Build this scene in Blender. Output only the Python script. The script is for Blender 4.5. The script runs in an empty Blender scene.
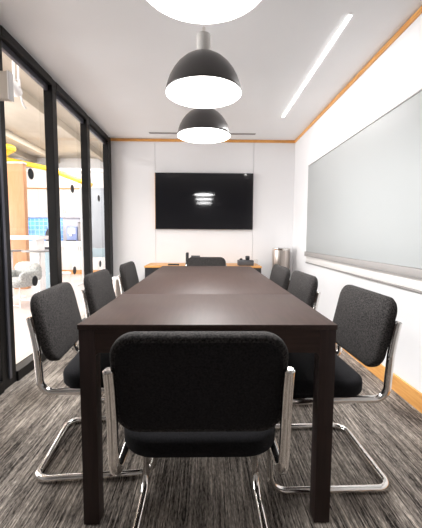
import bpy, bmesh, math, random
from mathutils import Vector, Matrix
random.seed(7)
PI = math.pi
S = bpy.context.scene
C = S.collection

# ------------------------------------------------------------------ camera
F, PITCH, YAW, ROLL, EYE = 332.69, 0.083, 0.0204, 0.0052, 1.0427
cam = bpy.data.cameras.new('camera')
cam.sensor_fit = 'HORIZONTAL'; cam.sensor_width = 36.0; cam.lens = F / 422.0 * 36.0
cam.clip_start = 0.05; cam.clip_end = 100
co = bpy.data.objects.new('camera', cam); C.objects.link(co)
fw = Vector((math.sin(YAW) * math.cos(PITCH), math.cos(YAW) * math.cos(PITCH), -math.sin(PITCH)))
r0 = Vector((math.cos(YAW), -math.sin(YAW), 0)); u0 = r0.cross(fw)
cr, sr = math.cos(ROLL), math.sin(ROLL)
rt = r0 * cr + u0 * sr; up = u0 * cr - r0 * sr
M = Matrix.Identity(4)
for i in range(3):
    M[i][0] = rt[i]; M[i][1] = up[i]; M[i][2] = -fw[i]
M[2][3] = EYE
co.matrix_world = M
S.camera = co

# ------------------------------------------------------------------ world, exposure
w = bpy.data.worlds.new('world'); S.world = w; w.use_nodes = True
w.node_tree.nodes['Background'].inputs[0].default_value = (1.0, 0.95, 0.92, 1)
w.node_tree.nodes['Background'].inputs[1].default_value = 0.3
S.view_settings.view_transform = 'Standard'; S.view_settings.look = 'None'
S.view_settings.exposure = 2.22; S.view_settings.gamma = 1.0
S.view_settings.use_curve_mapping = False


def area(name, loc, sx, sy, power, col=(1, .95, .9), rot=(0, 0, 0)):
    l = bpy.data.lights.new(name, 'AREA'); l.shape = 'RECTANGLE'; l.size = sx; l.size_y = sy
    l.energy = power; l.color = col
    o = bpy.data.objects.new(name, l); C.objects.link(o); o.location = loc; o.rotation_euler = rot
    return o


WARM = (.97, .985, 1.0)
# ceiling panels of the open office beyond the glass
area('office_ceiling_light_near', (-3.4, 3.6, 3.185), .7, 3.0, 22, WARM)
area('office_ceiling_light_far', (-3.4, 7.5, 3.185), .5, 2.4, 20, WARM)
area('office_fill_light', (-6.9, 2.6, 1.1), 1.8, 6.0, 118, (.96, .98, 1), rot=(0, -PI / 2, 0))  # added unseen fill light, brightens the meeting room through the glass

# ------------------------------------------------------------------ materials
def mat(name, col, rough=.5, metal=0.0, spec=.5, emit=None, estr=0.0, coat=0.0):
    m = bpy.data.materials.new(name); m.use_nodes = True
    b = m.node_tree.nodes['Principled BSDF']
    b.inputs['Base Color'].default_value = (*col, 1); b.inputs['Roughness'].default_value = rough
    b.inputs['Metallic'].default_value = metal; b.inputs['Specular IOR Level'].default_value = spec
    b.inputs['Coat Weight'].default_value = coat
    if emit:
        b.inputs['Emission Color'].default_value = (*emit, 1); b.inputs['Emission Strength'].default_value = estr
    return m


def nodes(m):
    nt = m.node_tree
    return nt, nt.nodes['Principled BSDF']


def noisecol(m, scale, c1, c2, stretch=(1, 1, 1), detail=4, lo=.3, hi=.7, bump=0.0, bscale=None):
    nt, b = nodes(m)
    tc = nt.nodes.new('ShaderNodeTexCoord'); mp = nt.nodes.new('ShaderNodeMapping')
    mp.inputs['Scale'].default_value = stretch
    n = nt.nodes.new('ShaderNodeTexNoise'); n.inputs['Scale'].default_value = scale; n.inputs['Detail'].default_value = detail
    r = nt.nodes.new('ShaderNodeValToRGB')
    r.color_ramp.elements[0].position = lo; r.color_ramp.elements[0].color = (*c1, 1)
    r.color_ramp.elements[1].position = hi; r.color_ramp.elements[1].color = (*c2, 1)
    nt.links.new(tc.outputs['Object'], mp.inputs[0]); nt.links.new(mp.outputs[0], n.inputs['Vector'])
    nt.links.new(n.outputs[0], r.inputs[0]); nt.links.new(r.outputs[0], b.inputs['Base Color'])
    if bump:
        bp = nt.nodes.new('ShaderNodeBump'); bp.inputs['Strength'].default_value = bump; bp.inputs['Distance'].default_value = .002
        nt.links.new(n.outputs[0], bp.inputs['Height']); nt.links.new(bp.outputs[0], b.inputs['Normal'])
    return m


WALL = noisecol(mat('white_paint', (.8, .78, .77), .55), 3, (.80, .792, .80), (.815, .807, .815), detail=2)
CEIL = noisecol(mat('ceiling_paint', (.7, .67, .65), .8), 2, (.86, .865, .875), (.88, .885, .895), detail=2)
BOARD = mat('white_glass', (.405, .418, .418), .45, spec=.2)
ORANGE = noisecol(mat('orange_oak', (.6, .3, .1), .4), 14, (.62, .27, .065), (.78, .40, .12), (1, 1, 8), detail=5)
ORANGEY = noisecol(mat('orange_oak_along', (.6, .3, .1), .4), 10, (.62, .27, .065), (.80, .42, .13), (8, .6, 8), detail=5)
PINKOAK = noisecol(mat('pale_orange_oak', (.6, .3, .1), .45), 5, (.50, .24, .11), (.60, .31, .16), (6, 6, .6), detail=5)
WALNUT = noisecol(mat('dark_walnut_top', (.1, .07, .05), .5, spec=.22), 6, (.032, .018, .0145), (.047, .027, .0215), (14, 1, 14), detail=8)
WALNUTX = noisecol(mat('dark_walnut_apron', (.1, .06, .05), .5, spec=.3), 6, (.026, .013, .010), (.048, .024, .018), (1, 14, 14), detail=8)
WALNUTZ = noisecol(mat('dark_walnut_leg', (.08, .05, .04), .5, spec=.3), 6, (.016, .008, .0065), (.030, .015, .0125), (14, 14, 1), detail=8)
FRAME = mat('black_metal', (.006, .0055, .0055), .4, spec=.25)
FRAMEG = mat('grey_track_metal', (.10, .10, .12), .3, metal=.5)
CHROME = mat('chrome', (.82, .79, .76), .13, metal=1)
STEEL = noisecol(mat('brushed_steel', (.6, .56, .52), .34, metal=.9), 5, (.30, .25, .22), (.70, .64, .60), (12, 12, .3), detail=4)
FABRIC = noisecol(mat('charcoal_fabric', (.05, .045, .045), .9, spec=.25), 190, (.006, .0053, .0053), (.054, .048, .046), detail=5, lo=.36, hi=.68, bump=.5)
SEATFAB = noisecol(mat('black_seat_fabric', (.02, .02, .024), .95, spec=.2), 190, (.004, .0037, .0045), (.011, .0105, .012), detail=3, bump=.4)
PANELFAB = noisecol(mat('black_back_fabric', (.02, .018, .02), .92, spec=.2), 190, (.007, .0065, .0072), (.022, .020, .0215), detail=3, bump=.5)
SCREEN = mat('tv_glass', (.010, .010, .012), .06, spec=.38)
DARKWALL = mat('charcoal_paint', (.36, .35, .345), .6)
BLACK = mat('black_plastic', (.015, .015, .017), .35)
GREYP = mat('dark_grey_plastic', (.06, .06, .065), .5)
SHADE = mat('dark_grey_enamel', (.06, .054, .054), .32, coat=.2)
SHADEIN = mat('white_enamel', (.9, .88, .86), .5)
NECK = mat('satin_white_metal', (.72, .70, .67), .4)
LAMPG = mat('lamp_diffuser', (.95, .93, .9), .4, emit=(1, .965, .93), estr=1.6)
LED = mat('led_diffuser', (.95, .95, .95), .4, emit=(1, .98, .97), estr=1.5)
GREYSLOT = mat('grey_slot', (.24, .22, .215), .5)
PALEGREY = mat('pale_grey_aluminium', (.42, .40, .395), .4, metal=.3)
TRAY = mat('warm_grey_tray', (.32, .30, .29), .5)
BEIGE = mat('beige_plastic', (.62, .56, .49), .5)
WHITE = mat('white_laminate', (.83, .80, .78), .35)
WHITEM = mat('white_metal', (.85, .83, .82), .35)
BLUE = mat('blue_plastic', (.30, .38, .72), .4)
YELLOW = mat('yellow_paint', (.90, .52, .02), .45)
TABLEGREY = mat('grey_table_top', (.25, .24, .23), .4)
LOUNGE = noisecol(mat('grey_melange_fabric', (.4, .4, .39), .9), 40, (.30, .31, .30), (.62, .62, .60), detail=4)
PANELG = mat('grey_glass_panel', (.42, .45, .49), .3)
PANELB = mat('pale_blue_panel', (.40, .52, .58), .4)
SPLASHG = mat('grey_backsplash', (.30, .28, .29), .4)
OFLOOR = noisecol(mat('office_floor', (.7, .62, .6), .35), 1.2, (.66, .57, .54), (.76, .68, .65), detail=3)
OCEIL = noisecol(mat('raw_concrete_ceiling', (.6, .5, .42), .8), 2.2, (.44, .385, .31), (.58, .52, .43), (1, .5, 1), detail=5)


def carpet_material():
    m = mat('streaked_carpet', (.3, .27, .25), .95, spec=.15); nt, b = nodes(m)
    N = nt.nodes.new; L = nt.links.new
    tc = N('ShaderNodeTexCoord')

    def noise(sx, sy, sc, det, off=0.0):
        mp = N('ShaderNodeMapping'); mp.inputs['Scale'].default_value = (sx, sy, 1); mp.inputs['Location'].default_value = (off, off * .7, 0)
        n = N('ShaderNodeTexNoise'); n.inputs['Scale'].default_value = sc; n.inputs['Detail'].default_value = det
        n.inputs['Roughness'].default_value = .6
        L(tc.outputs['Object'], mp.inputs[0]); L(mp.outputs[0], n.inputs['Vector']); return n.outputs[0]

    def math_(op, a, b_):
        n = N('ShaderNodeMath'); n.operation = op
        for i, v in enumerate((a, b_)):
            if isinstance(v, (int, float)): n.inputs[i].default_value = v
            else: L(v, n.inputs[i])
        return n.outputs[0]
    def yarn(per_m, fy, det, seed):
        # straight yarn rows: every row across x has its own noise along y
        sep = N('ShaderNodeSeparateXYZ'); L(tc.outputs['Object'], sep.inputs[0])
        row = math_('FLOOR', math_('MULTIPLY', sep.outputs[0], per_m), 0.0)
        cb = N('ShaderNodeCombineXYZ'); L(math_('MULTIPLY', row, 7.317), cb.inputs[0])
        L(math_('MULTIPLY', sep.outputs[1], fy), cb.inputs[1]); cb.inputs[2].default_value = seed
        n = N('ShaderNodeTexNoise'); n.inputs['Scale'].default_value = 1; n.inputs['Detail'].default_value = det
        L(cb.outputs[0], n.inputs['Vector']); return n.outputs[0]
    streak = yarn(200, 4.2, 4, 1.3)
    fine = yarn(300, 45.0, 3, 4.7)
    patch = noise(2.6, 1.3, 1.0, 4, 9.3)
    band = yarn(38, 2.2, 3, 8.1)
    v = math_('ADD', math_('MULTIPLY', streak, .60), math_('MULTIPLY', fine, .42))
    v = math_('ADD', v, math_('ADD', math_('MULTIPLY', patch, .44), math_('MULTIPLY', band, .20)))
    r = N('ShaderNodeValToRGB'); e = r.color_ramp.elements
    e[0].position = .69; e[0].color = (.026, .022, .019, 1)
    e[1].position = 1.0; e[1].color = (.70, .62, .54, 1)
    k = e.new(.78); k.color = (.155, .134, .118, 1)
    k = e.new(.895); k.color = (.36, .315, .275, 1)
    L(v, r.inputs[0]); L(r.outputs[0], b.inputs['Base Color'])
    bp = N('ShaderNodeBump'); bp.inputs['Strength'].default_value = .25; bp.inputs['Distance'].default_value = .003
    L(v, bp.inputs['Height']); L(bp.outputs[0], b.inputs['Normal'])
    return m


CARPET = carpet_material()


def tile_material():
    m = mat('blue_tile', (.1, .4, .8), .25); nt, b = nodes(m)
    tc = nt.nodes.new('ShaderNodeTexCoord'); mp = nt.nodes.new('ShaderNodeMapping')
    mp.inputs['Rotation'].default_value = (PI / 2, 0, 0)
    br = nt.nodes.new('ShaderNodeTexBrick'); br.offset = 0
    br.inputs['Color1'].default_value = (.02, .16, .52, 1); br.inputs['Color2'].default_value = (.04, .24, .66, 1)
    br.inputs['Mortar'].default_value = (.22, .42, .70, 1); br.inputs['Scale'].default_value = 1
    br.inputs['Brick Width'].default_value = .12; br.inputs['Row Height'].default_value = .12; br.inputs['Mortar Size'].default_value = .008
    nt.links.new(tc.outputs['Object'], mp.inputs[0]); nt.links.new(mp.outputs[0], br.inputs['Vector'])
    nt.links.new(br.outputs['Color'], b.inputs['Base Color'])
    return m


TILE = tile_material()


def glass_material():
    m = bpy.data.materials.new('clear_glass'); m.use_nodes = True; nt = m.node_tree
    nt.nodes.remove(nt.nodes['Principled BSDF']); out = nt.nodes['Material Output']
    t = nt.nodes.new('ShaderNodeBsdfTransparent'); t.inputs[0].default_value = (.97, .97, .965, 1)
    g = nt.nodes.new('ShaderNodeBsdfGlossy'); g.inputs['Roughness'].default_value = .02
    f = nt.nodes.new('ShaderNodeFresnel'); f.inputs[0].default_value = 1.25
    g2 = nt.nodes.new('ShaderNodeNewGeometry'); k = nt.nodes.new('ShaderNodeMath'); k.operation = 'SUBTRACT'; k.use_clamp = True
    nt.links.new(f.outputs[0], k.inputs[0]); nt.links.new(g2.outputs['Backfacing'], k.inputs[1])
    x = nt.nodes.new('ShaderNodeMixShader')
    nt.links.new(k.outputs[0], x.inputs[0]); nt.links.new(t.outputs[0], x.inputs[1]); nt.links.new(g.outputs[0], x.inputs[2])
    nt.links.new(x.outputs[0], out.inputs[0])
    return m


GLASS = glass_material()

# ------------------------------------------------------------------ mesh helpers
def bm_box(bm, x0, x1, y0, y1, z0, z1, bev=0.0, seg=2):
    vs = [bm.verts.new((x, y, z)) for x in (x0, x1) for y in (y0, y1) for z in (z0, z1)]
    idx = ((0, 1, 3, 2), (4, 6, 7, 5), (0, 4, 5, 1), (2, 3, 7, 6), (0, 2, 6, 4), (1, 5, 7, 3))
    fs = [bm.faces.new([vs[i] for i in q]) for q in idx]
    if bev:
        es = list({e for f in fs for e in f.edges})
        bmesh.ops.bevel(bm, geom=es, offset=bev, segments=seg, profile=.5, affect='EDGES')
    return bm


def box(*a, **k): return bm_box(bmesh.new(), *a, **k)


def bm_ring_tube(bm, pts, r, n=14, caps=True):
    """tube swept along a polyline with parallel transport frames"""
    pts = [Vector(p) for p in pts]
    rr = r if isinstance(r, (list, tuple)) else [r] * len(pts)
    t0 = (pts[1] - pts[0]).normalized()
    a = Vector((0, 0, 1)) if abs(t0.z) < .9 else Vector((1, 0, 0))
    nrm = t0.cross(a).normalized(); rings = []; prev = t0
    for i, p in enumerate(pts):
        if i == 0: t = t0
        elif i == len(pts) - 1: t = (pts[i] - pts[i - 1]).normalized()
        else: t = ((pts[i + 1] - p).normalized() + (p - pts[i - 1]).normalized()).normalized()
        ax = prev.cross(t)
        if ax.length > 1e-7:
            nrm = Matrix.Rotation(prev.angle(t), 3, ax.normalized()) @ nrm
        prev = t; bn = t.cross(nrm).normalized()
        rings.append([bm.verts.new(p + rr[i] * (math.cos(2 * PI * k / n) * nrm + math.sin(2 * PI * k / n) * bn)) for k in range(n)])
    for a_, b_ in zip(rings, rings[1:]):
        for k in range(n):
            bm.faces.new((a_[k], a_[(k + 1) % n], b_[(k + 1) % n], b_[k]))
    if caps:
        bm.faces.new(list(reversed(rings[0]))); bm.faces.new(rings[-1])
    return bm


def fillet(pts, rad, seg=7):
    """round the corners of a polyline"""
    pts = [Vector(p) for p in pts]; out = [pts[0]]
    for i in range(1, len(pts) - 1):
        p, a, b = pts[i], pts[i - 1], pts[i + 1]
        r = rad[i - 1] if isinstance(rad, (list, tuple)) else rad
        da, db = (a - p).normalized(), (b - p).normalized(); ang = da.angle(db)
        if ang > PI - .02: out.append(p); continue
        d = min(r / math.tan(ang / 2), (a - p).length * .49, (b - p).length * .49)
        s, e = p + da * d, p + db * d
        for k in range(seg + 1):
            t = k / seg
            # circular-like arc through a rational quadratic
            wgt = math.sin(ang / 2); q = ((1 - t) ** 2 * s + 2 * wgt * t * (1 - t) * p + t * t * e) / ((1 - t) ** 2 + 2 * wgt * t * (1 - t) + t * t)
            out.append(q)
    out.append(pts[-1]); return out


def tube(pts, r, n=14): return bm_ring_tube(bmesh.new(), pts, r, n)


def bm_lathe(bm, prof, n=48, cx=0, cy=0):
    rings = []
    for r, z in prof:
        if r < 1e-6: rings.append([bm.verts.new((cx, cy, z))])
        else: rings.append([bm.verts.new((cx + r * math.cos(2 * PI * k / n), cy + r * math.sin(2 * PI * k / n), z)) for k in range(n)])
    for a, b in zip(rings, rings[1:]):
        for k in range(n):
            q = [a[k % len(a)], a[(k + 1) % len(a)], b[(k + 1) % len(b)], b[k % len(b)]]
            q = list(dict.fromkeys(q))
            if len(q) > 2: bm.faces.new(q)
    return bm


def lathe(prof, n=48): return bm_lathe(bmesh.new(), prof, n)


def rrect(hx, hy, r, n=8):
    out = []
    r = min(r, hx * .999, hy * .999)
    for q, (sx, sy) in enumerate(((1, 1), (-1, 1), (-1, -1), (1, -1))):
        for k in range(n + 1):
            a = q * PI / 2 + k / n * PI / 2
            out.append((sx * (hx - r) + r * math.cos(a), sy * (hy - r) + r * math.sin(a)))
    return out


def pad(hx, hy, r, prof, fn, n=8):
    """cushion: rounded rectangle rings (inset, height), closed with centre grids; fn maps (u, v, h) to 3D"""
    bm = bmesh.new(); rings = []
    for ins, h in prof:
        rings.append([bm.verts.new(fn(u, v, h)) for u, v in rrect(hx - ins, hy - ins, max(r - ins * .8, .012), n)])
    m = len(rings[0])
    for a, b in zip(rings, rings[1:]):
        for k in range(m):
            bm.faces.new((a[k], a[(k + 1) % m], b[(k + 1) % m], b[k]))
    for ring, flip, pi in ((rings[0], True, 0), (rings[-1], False, -1)):
        ins, h = prof[pi]; prev = ring
        for s in (.75, .5, .25):
            nr = [bm.verts.new(fn(u * s, v * s, h)) for u, v in rrect(hx - ins, hy - ins, max(r - ins * .8, .012), n)]
            for k in range(m):
                f = (prev[k], prev[(k + 1) % m], nr[(k + 1) % m], nr[k])
                bm.faces.new(f if not flip else tuple(reversed(f)))
            prev = nr
        c = bm.verts.new(fn(0, 0, h))
        for k in range(m):
            f = (prev[k], prev[(k + 1) % m], c)
            bm.faces.new(f if not flip else tuple(reversed(f)))
    return bm


def obj(name, bm, m, parent=None, smooth=True, loc=None):
    bmesh.ops.recalc_face_normals(bm, faces=bm.faces)
    me = bpy.data.meshes.new(name); bm.to_mesh(me); bm.free()
    o = bpy.data.objects.new(name, me); C.objects.link(o)
    if m: me.materials.append(m)
    if smooth:
        me.shade_smooth()
        try: me.set_sharp_from_angle(angle=math.radians(38))
        except Exception: pass
    if parent: o.parent = parent
    if loc: o.location = loc
    return o


def tag(o, label, cat, group=None, kind=None):
    o['label'] = label; o['category'] = cat
    if group: o['group'] = group
    if kind: o['kind'] = kind
    return o


def thing(name, label, cat, loc=(0, 0, 0), rz=0, group=None):
    o = bpy.data.objects.new(name, None); C.objects.link(o); o.empty_display_size = .1
    o.location = loc; o.rotation_euler = (0, 0, rz)
    return tag(o, label, cat, group)


def struct(name, bm, m, label=None, smooth=False):
    o = obj(name, bm, m, smooth=smooth); o['kind'] = 'structure'
    if label: o['label'] = label
    return o


def dup(root, loc, rz, label):
    r = root.copy(); C.objects.link(r); r.location = loc; r.rotation_euler = (0, 0, rz); r['label'] = label
    for ch in list(root.children):
        c = ch.copy(); C.objects.link(c); c.parent = r
        for g in list(ch.children):
            d = g.copy(); C.objects.link(d); d.parent = c
    return r


# ------------------------------------------------------------------ room shell
XL, XR, YB, YF, ZC = -1.34, 1.307, 4.905, -0.9, 2.43
XO = -7.0        # far side of the open office
struct('floor', box(-1.44, XR + .1, YF - .1, YB + .1, -.1, 0), CARPET, 'grey and beige streaked carpet running the length of the room')
struct('ceiling', box(-1.44, XR + .1, YF - .1, YB + .1, ZC, ZC + .1), CEIL, 'flat pale ceiling above the conference table')
struct('wall_right', box(XR, XR + .1, YF - .1, YB + .1, 0, ZC), WALL, 'white wall carrying the glass writing board')
struct('wall_front', box(-1.44, XR, YF - .1, YF, 0, ZC), DARKWALL, 'grey wall behind the viewer')
# back wall of three butted panels with open joints
bm = bmesh.new()
bm_box(bm, -1.44, XR, YB + .012, YB + .1, 0, ZC)
for a, b in ((-1.34, -.7135), (-.7085, .7085), (.7135, XR)):
    bm_box(bm, a, b, YB, YB + .012, 0, ZC - .04, bev=.0015, seg=1)
struct('wall_back', bm, WALL, 'white panelled wall with the television')
# trims
struct('trim_1', box(-1.34, XR, YB - .010, YB + .02, ZC - .040, ZC - .004), ORANGE, 'thin orange oak strip along the top of the back wall')
struct('trim_2', box(XR - .010, XR + .02, YF, YB - .010, ZC - .040, ZC - .004), ORANGEY, 'thin orange oak strip along the top of the right wall')
struct('baseboard_right', box(XR - .014, XR + .02, YF, YB - .014, 0, .112, bev=.003), ORANGEY, 'orange oak baseboard under the white right wall')
struct('baseboard_back', box(-1.34, XR - .014, YB - .014, YB + .01, 0, .112, bev=.003), ORANGE, 'orange oak baseboard of the back wall')

# glazed wall on the left: black framed panes
posts = [(1.27, 1.38), (2.17, 2.335), (3.06, 3.15), (3.925, 4.02), (4.77, 4.86)]
GX = -1.405
wlabels = {3: 'black framed glass pane nearest in view with the office lounge behind',
           4: 'black framed glass pane second in view with kitchen cabinets behind',
           5: 'narrow looking black framed glass pane next to the back wall'}
for i in range(len(posts) - 1):
    y0, y1 = posts[i][1], posts[i + 1][0]
    bm = bmesh.new()
    p0, p1 = posts[i + 1]
    bm_box(bm, GX - .012, XL, p0, p1, 0, ZC - .012, bev=.004)      # post at the far end
    if i == 0: bm_box(bm, GX - .012, XL, posts[0][0], posts[0][1], 0, ZC - .012, bev=.004)
    bm_box(bm, GX - .012, XL + .004, y0, y1, ZC - .075, ZC - .012, bev=.003)
    bm_box(bm, GX - .012, XL + .012, y0, y1, 0, .075, bev=.003)
    wname = 'window_%d' % (i + 1)
    wo = struct(wname, bm, FRAME, wlabels.get(i + 2, 'black framed glass pane beside the viewer'))
    obj('inner_track', box(GX + .004, GX + .03, y0, y1, ZC - .12, ZC - .075), FRAMEG, wo, smooth=False)
    pn = obj('glass_pane', box(GX - .005, GX + .005, y0, y1, .075, ZC - .10), GLASS, wo, smooth=False)
    yd = {2: 1.6, 3: 2.755, 4: 3.60, 5: 4.485}.get(i + 2)
    if yd:
        for z in (1.535, .668):
            d = bm_lathe(bmesh.new(), [(0, -.002), (.043, -.002), (.043, .002), (0, .002)], 28)
            bmesh.ops.rotate(d, cent=(0, 0, 0), matrix=Matrix.Rotation(PI / 2, 3, 'Y'), verts=d.verts)
            bmesh.ops.translate(d, vec=(GX + .008, yd, z), verts=d.verts)
            obj('safety_dot', d, BLACK, pn)
struct('wall_left_front', box(-1.44, XL, YF, 1.27, 0, ZC), DARKWALL, 'grey solid wall before the glazing begins')
# filler post at the end of the glazed wall and the slim rail on the near frame
wf = struct('wall_left', box(-1.44, XL - .003, 4.86, YB + .012, 0, ZC), FRAME, 'black end post where the glazing meets the back wall')
struct('trim_3', box(XL, XL + .014, 2.235, 2.262, .06, ZC - .10, bev=.003), FRAMEG, 'grey metal edge strip on the nearest black frame')
struct('trim_4', box(-1.52, -1.441, 1.27, 4.86, 0, .05, bev=.004), BEIGE, 'beige floor threshold along the outside of the glass')

# ------------------------------------------------------------------ ceiling fixtures
t = thing('linear_ceiling_light', 'long thin glowing white light strip recessed in the ceiling', 'ceiling light', (.905, 3.07, ZC))
obj('housing', box(-.013, .013, -.90, .90, -.006, .004, bev=.002), WHITEM, t)
obj('diffuser', box(-.011, .011, -.89, .89, -.011, -.006), LED, t, smooth=False)
area('linear_light_lamp', (.905, 3.07, ZC - .02), .018, 1.75, 2.6, (1, .97, .95))
t = thing('slot_diffuser', 'long narrow grey air slot in the ceiling near the back wall', 'air vent', (-.03, 4.63, ZC))
obj('slot_frame', box(-.72, .72, -.03, .03, -.006, .002, bev=.002), PALEGREY, t)
obj('slot', box(-.71, .71, -.018, .018, -.009, -.006), GREYSLOT, t, smooth=False)


def pendant(loc, label):
    t = thing('pendant_lamp', label, 'pendant lamp', loc, 0, 'bell pendant lamps above the table')
    # z = 0 is the rim
    ks = .885
    outer = [(.2245, 0), (.2215, .018), (.2140, .052), (.2010, .092), (.1820, .132), (.1560, .172), (.1230, .207), (.0850, .235), (.0500, .250), (.043, .255)]
    outer = [(r, z * ks) for r, z in outer]
    inner = [(r - .004, z - .004) for r, z in reversed(outer[1:])] + [(.2205, 0)]
    s = obj('lamp_shade', lathe(outer, 64), SHADE, t)
    md = s.modifiers.new('t', 'SOLIDIFY'); md.thickness = .0015; md.offset = -1
    si = obj('shade_lining', lathe(inner + [(.2245, -.0008)], 64), SHADEIN, s)
    obj('diffuser', lathe([(0, .012), (.10, .0125), (.19, .017), (.2165, .028), (.2135, .034), (0, .034)], 64), LAMPG, t)
    n = obj('neck', lathe([(0, .221), (.040, .221), (.041, .224), (.041, .325), (.038, .330), (0, .330)], 40), NECK, t)
    obj('cord_grip', lathe([(0, .330), (.014, .330), (.014, .340), (.009, .346), (.009, .370), (.004, .375), (0, .375)], 20), CHROME, n)
    top = ZC - loc[2]
    obj('cord', tube([(0, 0, .373), (0, 0, top - .02)], .003, 8), WHITEM, t)
    obj('canopy', lathe([(0, top - .03), (.05, top - .028), (.058, top - .018), (.058, top), (0, top)], 32), WHITEM, t)
    l = bpy.data.lights.new('pendant_bulb', 'AREA'); l.shape = 'DISK'; l.size = .40; l.energy = 5.0; l.color = (1, 1, 1)
    o = bpy.data.objects.new('pendant_bulb', l); C.objects.link(o); o.location = (loc[0], loc[1], loc[2] + .008)
    return t


pendant((-.007, 1.167, 1.878), 'nearest bell pendant lamp, seen from below as a glowing white disc')
pendant((-.007, 2.037, 1.878), 'middle dark grey bell pendant lamp with its pale neck in view')
pendant((-.007, 2.864, 1.878), 'farthest and smallest looking dark grey bell pendant lamp')

# ------------------------------------------------------------------ conference table
TX, TW, TY0, TY1, TH = .0115, .896, 1.127, 3.39, .74
t = thing('conference_table', 'long dark walnut conference table standing in the middle of the room', 'table', (TX + .003, TY0 - .006, 0), -.004)
h = TW / 2; L = TY1 - TY0; SEAM = 1.735 - TY0
LEG, APR = .056, .082
for a, b in ((0, SEAM - .0012), (SEAM + .0012, L)):
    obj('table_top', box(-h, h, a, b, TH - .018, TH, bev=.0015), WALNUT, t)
for x0, y0 in ((-h + .003, .003), (h - .003 - LEG, .003), (-h + .003, L - .003 - LEG), (h - .003 - LEG, L - .003 - LEG)):
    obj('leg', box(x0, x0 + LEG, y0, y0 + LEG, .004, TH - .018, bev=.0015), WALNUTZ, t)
    gl = obj('foot_glide', lathe([(0, 0), (.018, 0), (.018, .006), (0, .006)], 20), BLACK, t, loc=(x0 + LEG / 2, y0 + LEG / 2, 0))


def apron(axis, a, b, c0, c1):
    """rail with small curved brackets at both ends where it meets the legs"""
    bm = bmesh.new(); z1 = TH - .018; z0 = z1 - APR; r = .014; out = [(a, z1), (b, z1), (b, z0 - r)]
    for k in range(1, 6):
        q = k / 5 * PI / 2; out.append((b - r + r * math.cos(q), z0 - r + r * math.sin(q)))
    for k in range(0, 6):
        q = PI / 2 + k / 5 * PI / 2; out.append((a + r + r * math.cos(q), z0 - r + r * math.sin(q)))
    def P(u, z, c): return (u, c, z) if axis == 'x' else (c, u, z)
    A = [bm.verts.new(P(u, z, c0)) for u, z in out]; B = [bm.verts.new(P(u, z, c1)) for u, z in out]
    bm.faces.new(A); bm.faces.new(list(reversed(B)))
    for k in range(len(A)): bm.faces.new((A[k], B[k], B[(k + 1) % len(A)], A[(k + 1) % len(A)]))
    return bm


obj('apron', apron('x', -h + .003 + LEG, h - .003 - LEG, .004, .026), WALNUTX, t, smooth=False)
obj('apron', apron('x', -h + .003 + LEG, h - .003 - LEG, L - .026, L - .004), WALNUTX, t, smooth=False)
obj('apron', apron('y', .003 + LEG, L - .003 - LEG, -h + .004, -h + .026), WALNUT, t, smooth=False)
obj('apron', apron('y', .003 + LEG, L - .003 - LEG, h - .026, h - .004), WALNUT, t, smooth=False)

# ------------------------------------------------------------------ cantilever chairs
# local frame: +y is where the sitter looks, the rear floor bar lies at y = 0
def make_chair():
    t = thing('conference_chair', 'charcoal chair', 'chair', group='cantilever chairs around the conference table')
    R = .0148; D = .500; W = .227
    # one bent tube: rear bar on the floor, runners, front uprights, seat rails, rear bends
    zf = R + .001; zs = .396
    path = [(-W, .035, .50), (-W, .04, zs), (-W, D, zs), (-W, D + .004, zf), (-W, 0, zf),
            (W, 0, zf), (W, D + .004, zf), (W, D, zs), (W, .04, zs), (W, .035, .50)]
    obj('tubular_frame', tube(fillet(path, [.065, .07, .07, .055, .055, .07, .07, .065], 9), R, 16), CHROME, t)
    for s in (-1, 1):
        pts = [(s * W, .035, .495), (s * W, .030, .575), (s * (W - .001), .018, .650), (s * (W - .001), .006, .708)]
        p = obj('back_post', tube(fillet(pts, [.10, .10], 5), 0.0148, 16), CHROME, t)
        obj('post_cap', tube([(s * (W - .001), .0058, .708), (s * (W - .001), .005, .7125)], [0.0148, .009], 16), CHROME, p)

    # backrest: tilted, gently hollowed pad
    def fb(u, v, hh):
        dome = .010 * (1 - (u / .24) ** 2) * (1 - (v / .17) ** 2)
        y = -.225 * v + .048 + .10 * u * u * -1 + (dome if hh > 0 else 0) + hh
        bow = .007 * (1 - (u / .23) ** 2)
        z = .655 + v + .05 * hh + (bow if v > 0 else -bow * 1.4) * abs(v) / .15
        return (u, y + .004, z)
    k = .0215
    prof = [(.014, -k), (.007, -k + .003), (.002, -k + .009), (0, -k + .017), (0, k - .012), (.002, k - .006), (.007, k - .0015), (.016, k + .001), (.05, k + .003)]
    b = obj('backrest', pad(.228, .143, .062, prof, fb, 9), FABRIC, t)
    def fp(u, v, hh):
        x, y, z = fb(u, v, -k); return (x, y - hh, z)
    obj('back_panel', pad(.211, .124, .050, [(0, -.001), (0, .0028), (.002, .0042)], fp, 9), PANELFAB, b)
    def fpp(a):
        return [Vector(fb(u, v, a)) for u, v in rrect(.2125, .1255, .062, 9)]
    for a in (-k - .0005,):
        loop = fpp(a); obj('piping', tube(loop + [loop[0], loop[1]], .0022, 6), FABRIC, b)

    # seat cushion
    def fs(u, v, hh):
        tap = 1 - .04 * (v / .22)
        dome = .012 * (1 - (u / .24) ** 2) * (1 - (v / .24) ** 2) if hh > 0 else 0
        y = .322 + v
        drop = -.010 * max(0, (v - .12) / .1) ** 2
        return (u * tap, y, .435 + hh + dome + drop)
    q = .033
    sp = [(.018, -q), (.006, -q + .004), (.001, -q + .012), (0, -q + .024), (0, q - .018), (.003, q - .009), (.010, q - .003), (.022, q), (.06, q + .002)]
    s_ = obj('seat', pad(.231, .218, .105, sp, fs, 10), SEATFAB, t)
    for yy in (.22, .44):
        obj('seat_bracket', box(-W, W, yy - .012, yy + .012, .392, .408, bev=.002), BLACK, s_)
    return t


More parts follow.
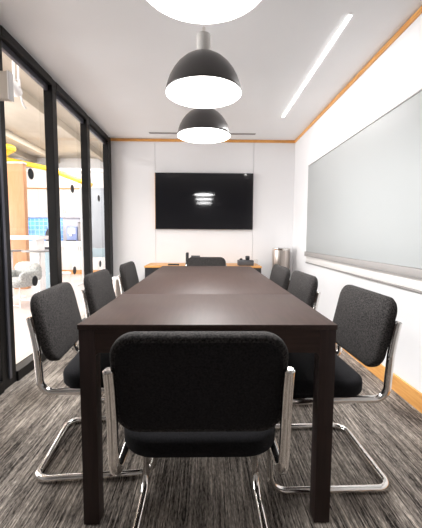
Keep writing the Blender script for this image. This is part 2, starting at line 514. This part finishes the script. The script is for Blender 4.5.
chair = make_chair()
chair.location = (-.011, .802, 0); chair.rotation_euler = (0, 0, 0)
chair['label'] = 'charcoal chair nearest the viewer, black back panel facing the camera, at the near table end'
dup(chair, (-.731, 1.564, 0), -PI / 2 + .08, 'nearest charcoal chair along the glass wall side of the table')
dup(chair, (-.745, 2.255, 0), -PI / 2 + .0, 'middle charcoal chair along the glass wall side of the table')
dup(chair, (-.718, 3.02, 0), -PI / 2 + .0, 'farthest charcoal chair along the glass wall side of the table')
dup(chair, (.766, 1.497, 0), PI / 2 + .02, 'nearest charcoal chair along the writing board side of the table')
dup(chair, (.690, 2.200, 0), PI / 2 + .02, 'middle charcoal chair along the writing board side of the table')
dup(chair, (.655, 2.720, 0), PI / 2 + .02, 'farthest charcoal chair along the writing board side of the table')
dup(chair, (.024, 3.905, 0), PI, 'charcoal chair at the far table end facing the viewer under the television')

# ------------------------------------------------------------------ back wall things
t = thing('television', 'large black wall mounted television on the white back wall', 'television', (-.003, YB, 1.545))
obj('casing', box(-.705, .705, -.05, -.012, -.402, .402, bev=.004), BLACK, t)
obj('screen', box(-.697, .697, -.0525, -.050, -.394, .394), SCREEN, t, smooth=False)
obj('wall_mount', box(-.25, .25, -.012, 0, -.2, .2), BLACK, t, smooth=False)
obj('side_strip', box(-.712, -.706, -.03, 0, -.402, .402), ORANGE, t, smooth=False)['label'] = 'thin oak strip on the left edge'

t = thing('credenza', 'low black credenza with an orange oak top against the back wall', 'credenza', (-.013, 4.36, 0))
cw = .775; cd = YB - .016 - 4.36
obj('plinth', box(-cw + .03, cw - .03, .04, cd, 0, .06), BLACK, t, smooth=False)
obj('body', box(-cw + .005, cw - .005, .018, cd, .06, .626, bev=.002), BLACK, t)
obj('wood_top', box(-cw, cw, 0, cd, .628, .650, bev=.002), ORANGE, t)
for k in range(4):
    x0 = -cw + .012 + k * (2 * cw - .024) / 4; x1 = x0 + (2 * cw - .024) / 4 - .006
    d = obj('door', box(x0, x1, 0, .017, .07, .618, bev=.002), BLACK, t)
    hx = x1 - .04 if k % 2 == 0 else x0 + .04
    obj('handle', tube(fillet([(hx, 0, .42), (hx, -.022, .42), (hx, -.022, .56), (hx, 0, .56)], .01, 4), .004, 8), CHROME, d)

# conference phone with handset on the left, remote beside it
t = thing('desk_telephone', 'dark desk telephone with upright handset at left on the credenza', 'telephone', (-.145, 4.50, .650))
t.scale = (1.15, 1, 1.15)
bm = bmesh.new(); vs = []
for x in (-.09, .09):
    for y, z in ((-.08, 0), (.10, 0), (.10, .075), (-.08, .025)): vs.append(bm.verts.new((x, y, z)))
for q in ((0, 1, 2, 3), (7, 6, 5, 4), (0, 4, 5, 1), (1, 5, 6, 2), (2, 6, 7, 3), (3, 7, 4, 0)): bm.faces.new([vs[i] for i in q])
obj('base', bm, GREYP, t, smooth=False)
obj('handset',
    box(-.092, -.058, -.02, .09, .045, .150, bev=.01, seg=3), BLACK, t)
obj('display', box(-.03, .075, .03, .085, .060, .112, bev=.004), GREYP, t)
kp = obj('keypad', box(-.03, .07, -.06, .02, .034, .050, bev=.003), BLACK, t)
tag(obj('remote_control', box(-.075, .075, -.025, .025, 0, .02, bev=.006, seg=3), BLACK, loc=(-.415, 4.50, .650)),
    'flat black remote control lying left of the telephone on the credenza', 'remote control')
t = thing('conference_phone', 'dark conference unit with a raised receiver at right on the credenza', 'telephone', (.56, 4.50, .650))
obj('base', box(-.105, .105, -.07, .07, 0, .075, bev=.008), GREYP, t)
obj('receiver', box(.0, .055, -.03, .05, .076, .130, bev=.012, seg=3), BLACK, t)
obj('microphone', lathe([(0, .075), (.022, .075), (.022, .088), (.014, .098), (0, .1)], 20), BLACK, t, loc=(-.06, 0, 0))
t = thing('drinking_glass', 'small clear glass tumbler at the right end of the credenza', 'glass', (.705, 4.50, .650))
obj('tumbler', lathe([(0, .0), (.026, .0), (.031, .085), (.029, .085), (.024, .006), (0, .006)], 28), GLASS, t)

t = thing('steel_bin', 'tall brushed steel cylinder bin in the back right corner', 'bin', (1.10, 4.745, 0))
obj('bin_body', lathe([(0, .0), (.122, .0), (.124, .01), (.124, .86), (0, .86)], 48), STEEL, t)
obj('rim', lathe([(.124, .852), (.1265, .856), (.1265, .878), (.118, .880), (.09, .872), (0, .872)], 48), CHROME, t)
t = thing('small_waste_bin', 'small steel bin with a white lid in the back left corner', 'bin', (-1.145, 4.42, 0))
obj('bin_body', lathe([(0, 0), (.060, 0), (.074, .47), (0, .47)], 40), STEEL, t)
obj('lid', lathe([(0, .470), (.076, .470), (.079, .478), (.077, .492), (.07, .500), (0, .502)], 40), WHITEM, t)

# ------------------------------------------------------------------ writing board on the right wall
t = thing('glass_writing_board', 'long white glass writing board on the right wall', 'whiteboard', (XR, 2.6, 0))
y0, y1 = -1.9, 1.58
obj('glass_sheet', box(-.022, -.012, y0, y1, .858, 1.912, bev=.0015), BOARD, t)
obj('mounting_rail', box(-.012, 0, y0 + .02, y1 - .02, .90, 1.88), PALEGREY, t, smooth=False)
obj('top_channel', box(-.026, -.010, y0, y1, 1.912, 1.920), PALEGREY, t, smooth=False)
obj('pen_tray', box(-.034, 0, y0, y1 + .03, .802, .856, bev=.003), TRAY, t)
t = thing('chair_rail', 'white rail fixed to the right wall below the writing board', 'wall rail', (XR, 2.6, 0))
obj('rail_board', box(-.006, 0, y0, y1 + .05, .722, .800, bev=.002), WHITE, t)
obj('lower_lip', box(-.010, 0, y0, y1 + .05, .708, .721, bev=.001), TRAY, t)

# beige device box fixed on the nearest black frame
t = thing('wall_speaker', 'beige box fixed high on the nearest black window frame', 'speaker', (XL, 2.18, 1.886))
obj('housing', box(0, .122, -.02, .03, 0, .165, bev=.005), BEIGE, t)
obj('front_lip', box(.122, .132, -.022, .032, -.003, .168, bev=.002), WHITEM, t)

# ------------------------------------------------------------------ open office beyond the glass
struct('floor_office', box(XO, -1.44, -2, 10.0, -.1, 0), OFLOOR, 'pale polished floor of the office beyond the glass')
struct('ceiling_office', box(XO, -1.44, -2, 10.0, 3.2, 3.3), OCEIL, 'raw beige concrete ceiling of the office beyond the glass')
struct('wall_office', box(XO - .1, XO, -2, 10.0, 0, 3.2), WALL, 'white side wall of the office')
struct('wall_kitchen', box(XO, -1.0, 9.60, 9.7, 0, 3.2), WALL, 'white wall behind the kitchen cabinets')
struct('wall_corridor', box(-1.44, -1.34, 4.918, 9.6, 0, 3.2), WALL, 'white wall continuing past the glazing')
struct('wall_above_glass', box(-1.52, -1.44, -2, 4.918, ZC, 3.2), WALL, 'white bulkhead above the glass wall on the office side')
struct('wall_office_front', box(XO, -1.44, -2.1, -2, 0, 3.2), WALL, 'white end wall of the office')
for k, x in enumerate((-2.1, -2.75, -4.1, -4.75, -5.6)):
    struct('trim_%d' % (5 + k), box(x - .06, x + .06, -2, 9.6, 3.06, 3.2, bev=.004), OCEIL, 'pale concrete beam running along the office ceiling')

bm = bmesh.new()  # unseen frame added around the fill light on the office side wall
for a, b, c, d in ((-.45, -.38, .12, 2.08), (5.58, 5.65, .12, 2.08), (-.38, 5.58, .12, .19), (-.38, 5.58, 2.01, 2.08), (1.58, 1.64, .19, 2.01), (3.58, 3.64, .19, 2.01)):
    bm_box(bm, XO, XO + .13, a, b, c, d)
struct('window_5', bm, WHITEM, 'added white frame around the unseen fill light on the far side of the office')
# kitchen run
KY = 9.0
def cabinet(name, label, x0, x1, z0, z1, y0, ndoor, group):
    t = thing(name, label, 'cabinet', ((x0 + x1) / 2, y0, z0), 0, group)
    hw = (x1 - x0) / 2 - .002
    obj('body', box(-hw, hw, .02, 9.585 - y0 - .002, 0, z1 - z0), WHITE, t, smooth=False)
    for k in range(ndoor):
        a = -hw + k * 2 * hw / ndoor; b = a + 2 * hw / ndoor
        d = obj('door', box(a + .003, b - .003, 0, .019, .004, z1 - z0 - .004, bev=.002), WHITE, t)
        hx = b - .03 if k % 2 == 0 else a + .03
        zz = .10 if z0 > 1 else z1 - z0 - .22
        obj('handle', box(hx - .006, hx + .006, -.022, 0, zz, zz + .12), PALEGREY, d, smooth=False)
    return t


kx = [(-5.9, -5.2), (-5.2, -4.5), (-4.5, -4.05), (-4.05, -3.58), (-3.58, -3.1), (-3.1, -2.6), (-2.6, -2.1)]
where = ['at the far left end of the kitchen', 'behind the orange oak column', 'over the middle of the blue tiles',
         'hidden partly by the second black post', 'above the coffee machine', 'right of the coffee machine', 'at the right end of the kitchen']
for (a, b), wd in zip(kx, where):
    cabinet('upper_cabinet', 'white two door wall cabinet ' + wd, a, b, 1.54, 2.30, KY + .22, 2, 'white wall cabinets in the office kitchen')
    cabinet('base_cabinet', 'white two door base cabinet ' + wd, a, b, .12, .855, KY, 2, 'white base cabinets in the office kitchen')
tag(obj('kitchen_plinth', box(-5.9, -2.1, KY + .03, 9.6, 0, .118), ORANGE, smooth=False), 'orange oak kick board under the white base cabinets', 'plinth')
tag(obj('kitchen_worktop', box(-5.92, -2.08, KY - .02, 9.6, .857, .893, bev=.003), WHITE), 'white worktop running along the office kitchen', 'worktop')
tag(obj('soffit', box(-5.9, -2.1, KY + .2, 9.598, 2.325, 2.85, bev=.002), WHITE), 'white soffit above the kitchen wall cabinets', 'soffit')
tag(obj('oak_light_shelf', box(-5.9, -2.1, KY + .19, 9.6, 2.302, 2.323), ORANGE, smooth=False), 'thin oak strip on top of the kitchen wall cabinets', 'trim')
tag(obj('blue_tile_backsplash', box(-5.9, -4.02, 9.586, 9.599, .895, 1.538), TILE, smooth=False), 'bright blue square tile backsplash behind the counter', 'backsplash')
tag(obj('grey_backsplash', box(-4.018, -2.1, 9.586, 9.599, .895, 1.538), SPLASHG, smooth=False), 'grey backsplash behind the coffee machine', 'backsplash')
area('kitchen_undercabinet_lamp', (-4.2, 9.42, 1.53), 3.0, .06, 4, WARM)

t = thing('coffee_machine', 'white and blue coffee machine on the kitchen worktop', 'coffee machine', (-3.63, 9.22, .893))
obj('body', box(-.14, .14, 0, .28, 0, .40, bev=.015), BLUE, t)
obj('front_panel', box(-.10, .10, -.012, 0, .20, .36, bev=.004), WHITEM, t)
obj('drip_tray', box(-.12, .12, -.10, 0, 0, .03, bev=.004), BLACK, t)
obj('spout', box(-.03, .03, -.06, 0, .14, .19, bev=.006), CHROME, t)
t = thing('microwave', 'dark grey microwave beside the coffee machine', 'microwave', (-3.30, 9.22, .893))
obj('body', box(-.16, .20, 0, .3, 0, .52, bev=.008), GREYP, t)
obj('door', box(-.15, .11, -.012, 0, .02, .50, bev=.003), SPLASHG, t)
obj('keypad', box(.12, .19, -.008, 0, .05, .46), BLACK, t, smooth=False)
t = thing('soap_dispenser', 'dark bottle by the blue tiles on the worktop', 'bottle', (-4.28, 9.2, .893))
obj('bottle', lathe([(0, 0), (.05, 0), (.052, .22), (.02, .28), (.02, .32), (0, .32)], 24), GREYP, t)
obj('pump', tube(fillet([(0, 0, .32), (0, 0, .39), (-.05, -.0, .39)], .02, 4), .008, 8), BLACK, t)

# oak column
t = thing('oak_column', 'orange oak clad column in the office behind the lounge chair', 'column', (-3.60, 6.7, 0))
obj('cladding', box(-.30, .16, -.2, -.08, 0, 2.40, bev=.003), PINKOAK, t)
obj('cap', box(-.31, .17, -.21, -.07, 2.40, 2.43, bev=.003), WHITE, t)
# tall bench counter
t = thing('bar_counter', 'long white high counter crossing behind the lounge chair', 'counter', (-3.9, 6.0, 0))
obj('counter_top', box(-1.2, 1.05, -.2, .2, .97, 1.04, bev=.004), WHITE, t)
for x in (-1.1, .95):
    obj('leg', box(x - .03, x + .03, -.15, .15, 0, .97), WHITEM, t, smooth=False)


def bistro(loc, label, r=.3, hh=.80):
    t = thing('bistro_table', label, 'table', loc, 0, 'round grey bistro tables')
    obj('table_top', lathe([(0, hh - .025), (r - .01, hh - .025), (r, hh - .015), (r - .002, hh), (0, hh)], 40), TABLEGREY, t)
    obj('pole', lathe([(0, .02), (.028, .02), (.028, hh - .025), (0, hh - .025)], 16), WHITEM, t)
    obj('base', lathe([(0, 0), (.2, 0), (.2, .012), (.03, .025), (0, .025)], 32), WHITEM, t)


bistro((-3.22, 5.60, 0), 'round grey bistro table in front of the orange oak column', .19, .80)
bistro((-2.70, 5.50, 0), 'round grey bistro table left of the second black post', .26, .80)


def stool(loc, label):
    t = thing('wire_stool', label, 'stool', loc, .3, 'white wire stools by the bistro tables')
    obj('seat', lathe([(0, .45), (.15, .45), (.16, .46), (.15, .475), (0, .47)], 28), WHITEM, t)
    for a in (0, PI / 2, PI, 3 * PI / 2):
        obj('leg', tube([(.12 * math.cos(a), .12 * math.sin(a), .455), (.18 * math.cos(a), .18 * math.sin(a), .008)], .008, 8), WHITEM, t)
    ring = [(.158 * math.cos(k * PI / 12), .158 * math.sin(k * PI / 12), .18) for k in range(26)]
    obj('foot_ring', tube(ring, .006, 6), WHITEM, t)


stool((-2.22, 5.15, 0), 'white wire stool standing before the second black post')
t = thing('blue_storage_bin', 'blue grey bin standing behind the lounge chair', 'bin', (-3.00, 6.45, 0))
obj('bin_body', box(-.10, .10, -.12, .12, 0, .78, bev=.02, seg=3), PANELB, t)
obj('lid', box(-.11, .11, -.13, .13, .78, .82, bev=.008), GREYP, t)

# lounge chair, melange shell on white wire legs
t = thing('lounge_chair', 'plump grey melange lounge chair on white wire legs beyond the nearest pane', 'lounge chair', (-2.74, 4.95, 0), -.3)
t.scale = (.74, .74, .82)
def blob(cx, cy, cz, rx, ry, rz, e=.7, n=24, mr=12):
    bm = bmesh.new(); rings = []
    sg = lambda v, p: math.copysign(abs(v) ** p, v)
    for j in range(mr + 1):
        ph = -PI / 2 + PI * j / mr; ring = []
        for k in range(n):
            th = 2 * PI * k / n
            ring.append(bm.verts.new((cx + rx * sg(math.cos(ph), e) * sg(math.cos(th), e), cy + ry * sg(math.cos(ph), e) * sg(math.sin(th), e), cz + rz * sg(math.sin(ph), e))))
        rings.append(ring)
    for a, b in zip(rings, rings[1:]):
        for k in range(n): bm.faces.new((a[k], a[(k + 1) % n], b[(k + 1) % n], b[k]))
    bmesh.ops.remove_doubles(bm, verts=bm.verts, dist=1e-5)
    return bm
obj('seat', blob(0, -.02, .43, .31, .30, .09), LOUNGE, t)
obj('backrest', blob(0, .23, .62, .32, .10, .17), LOUNGE, t)
for s in (-1, 1):
    obj('armrest', blob(s * .29, 0, .54, .07, .27, .10), LOUNGE, t)
for sx in (-1, 1):
    for sy in (-1, 1):
        obj('leg', tube([(sx * .2, sy * .2, .37), (sx * .27, sy * .26, .009)], .009, 8), WHITEM, t)
for s in (-1, 1):
    obj('leg_rail', tube([(-.262, s * .253, .05), (.262, s * .253, .05)], .007, 8), WHITEM, t)

# mobile grey board in the corridor
t = thing('mobile_board', 'grey glass board on a stand beyond the narrow pane', 'whiteboard', (-2.22, 7.2, 0))
obj('panel', box(-.38, .34, -.015, .015, .78, 2.05, bev=.003), PANELG, t)
obj('lower_panel', box(-.38, .34, -.014, .014, .58, .775, bev=.003), PANELB, t)
for x in (-.40, .36):
    obj('post', box(x - .015, x + .015, -.02, .02, .03, 2.08, bev=.003), WHITEM, t)
    obj('foot', box(x - .015, x + .015, -.28, .28, 0, .03, bev=.004), WHITEM, t)
# yellow pipe under the office ceiling
tag(obj('yellow_pipe', tube(fillet([(-5.2, 6.9, 2.9), (-3.98, 7.30, 2.9), (-4.85, 8.12, 2.86), (-3.95, 8.6, 2.72), (-2.85, 8.6, 2.31)], [.14, .2, .5], 8), .06, 14), YELLOW),
    'thick bent yellow pipe hanging under the office ceiling', 'pipe')
tag(obj('white_duct', tube([(-5.8, 8.75, 2.70), (-2.2, 8.75, 2.70)], .05, 16), WHITEM),
    'white round duct crossing under the office beams', 'duct')
# spotlight on a bracket just outside the nearest pane
t = thing('office_spotlight', 'white spotlight on a bent conduit outside the nearest pane', 'spotlight', (-1.85, 3.40, 2.47))
hd = lathe([(0, -.07), (.045, -.07), (.05, -.05), (.05, .05), (.035, .07), (0, .07)], 24)
bmesh.ops.rotate(hd, cent=(0, 0, 0), matrix=Matrix.Rotation(1.15, 3, 'X'), verts=hd.verts)
obj('head', hd, WHITEM, t)
obj('yoke', tube([(-.055, 0, 0), (-.055, 0, .08), (.055, 0, .08), (.055, 0, 0)], .006, 8), WHITEM, t)
obj('stem', tube([(0, 0, .08), (0, 0, .90)], .012, 10), WHITEM, t)
obj('conduit', tube(fillet([(.0, .08, .90), (0.0, .08, .1), (0.0, .14, -.10), (.0, .20, -.12)], .06, 5), .009, 8), WHITEM, t)
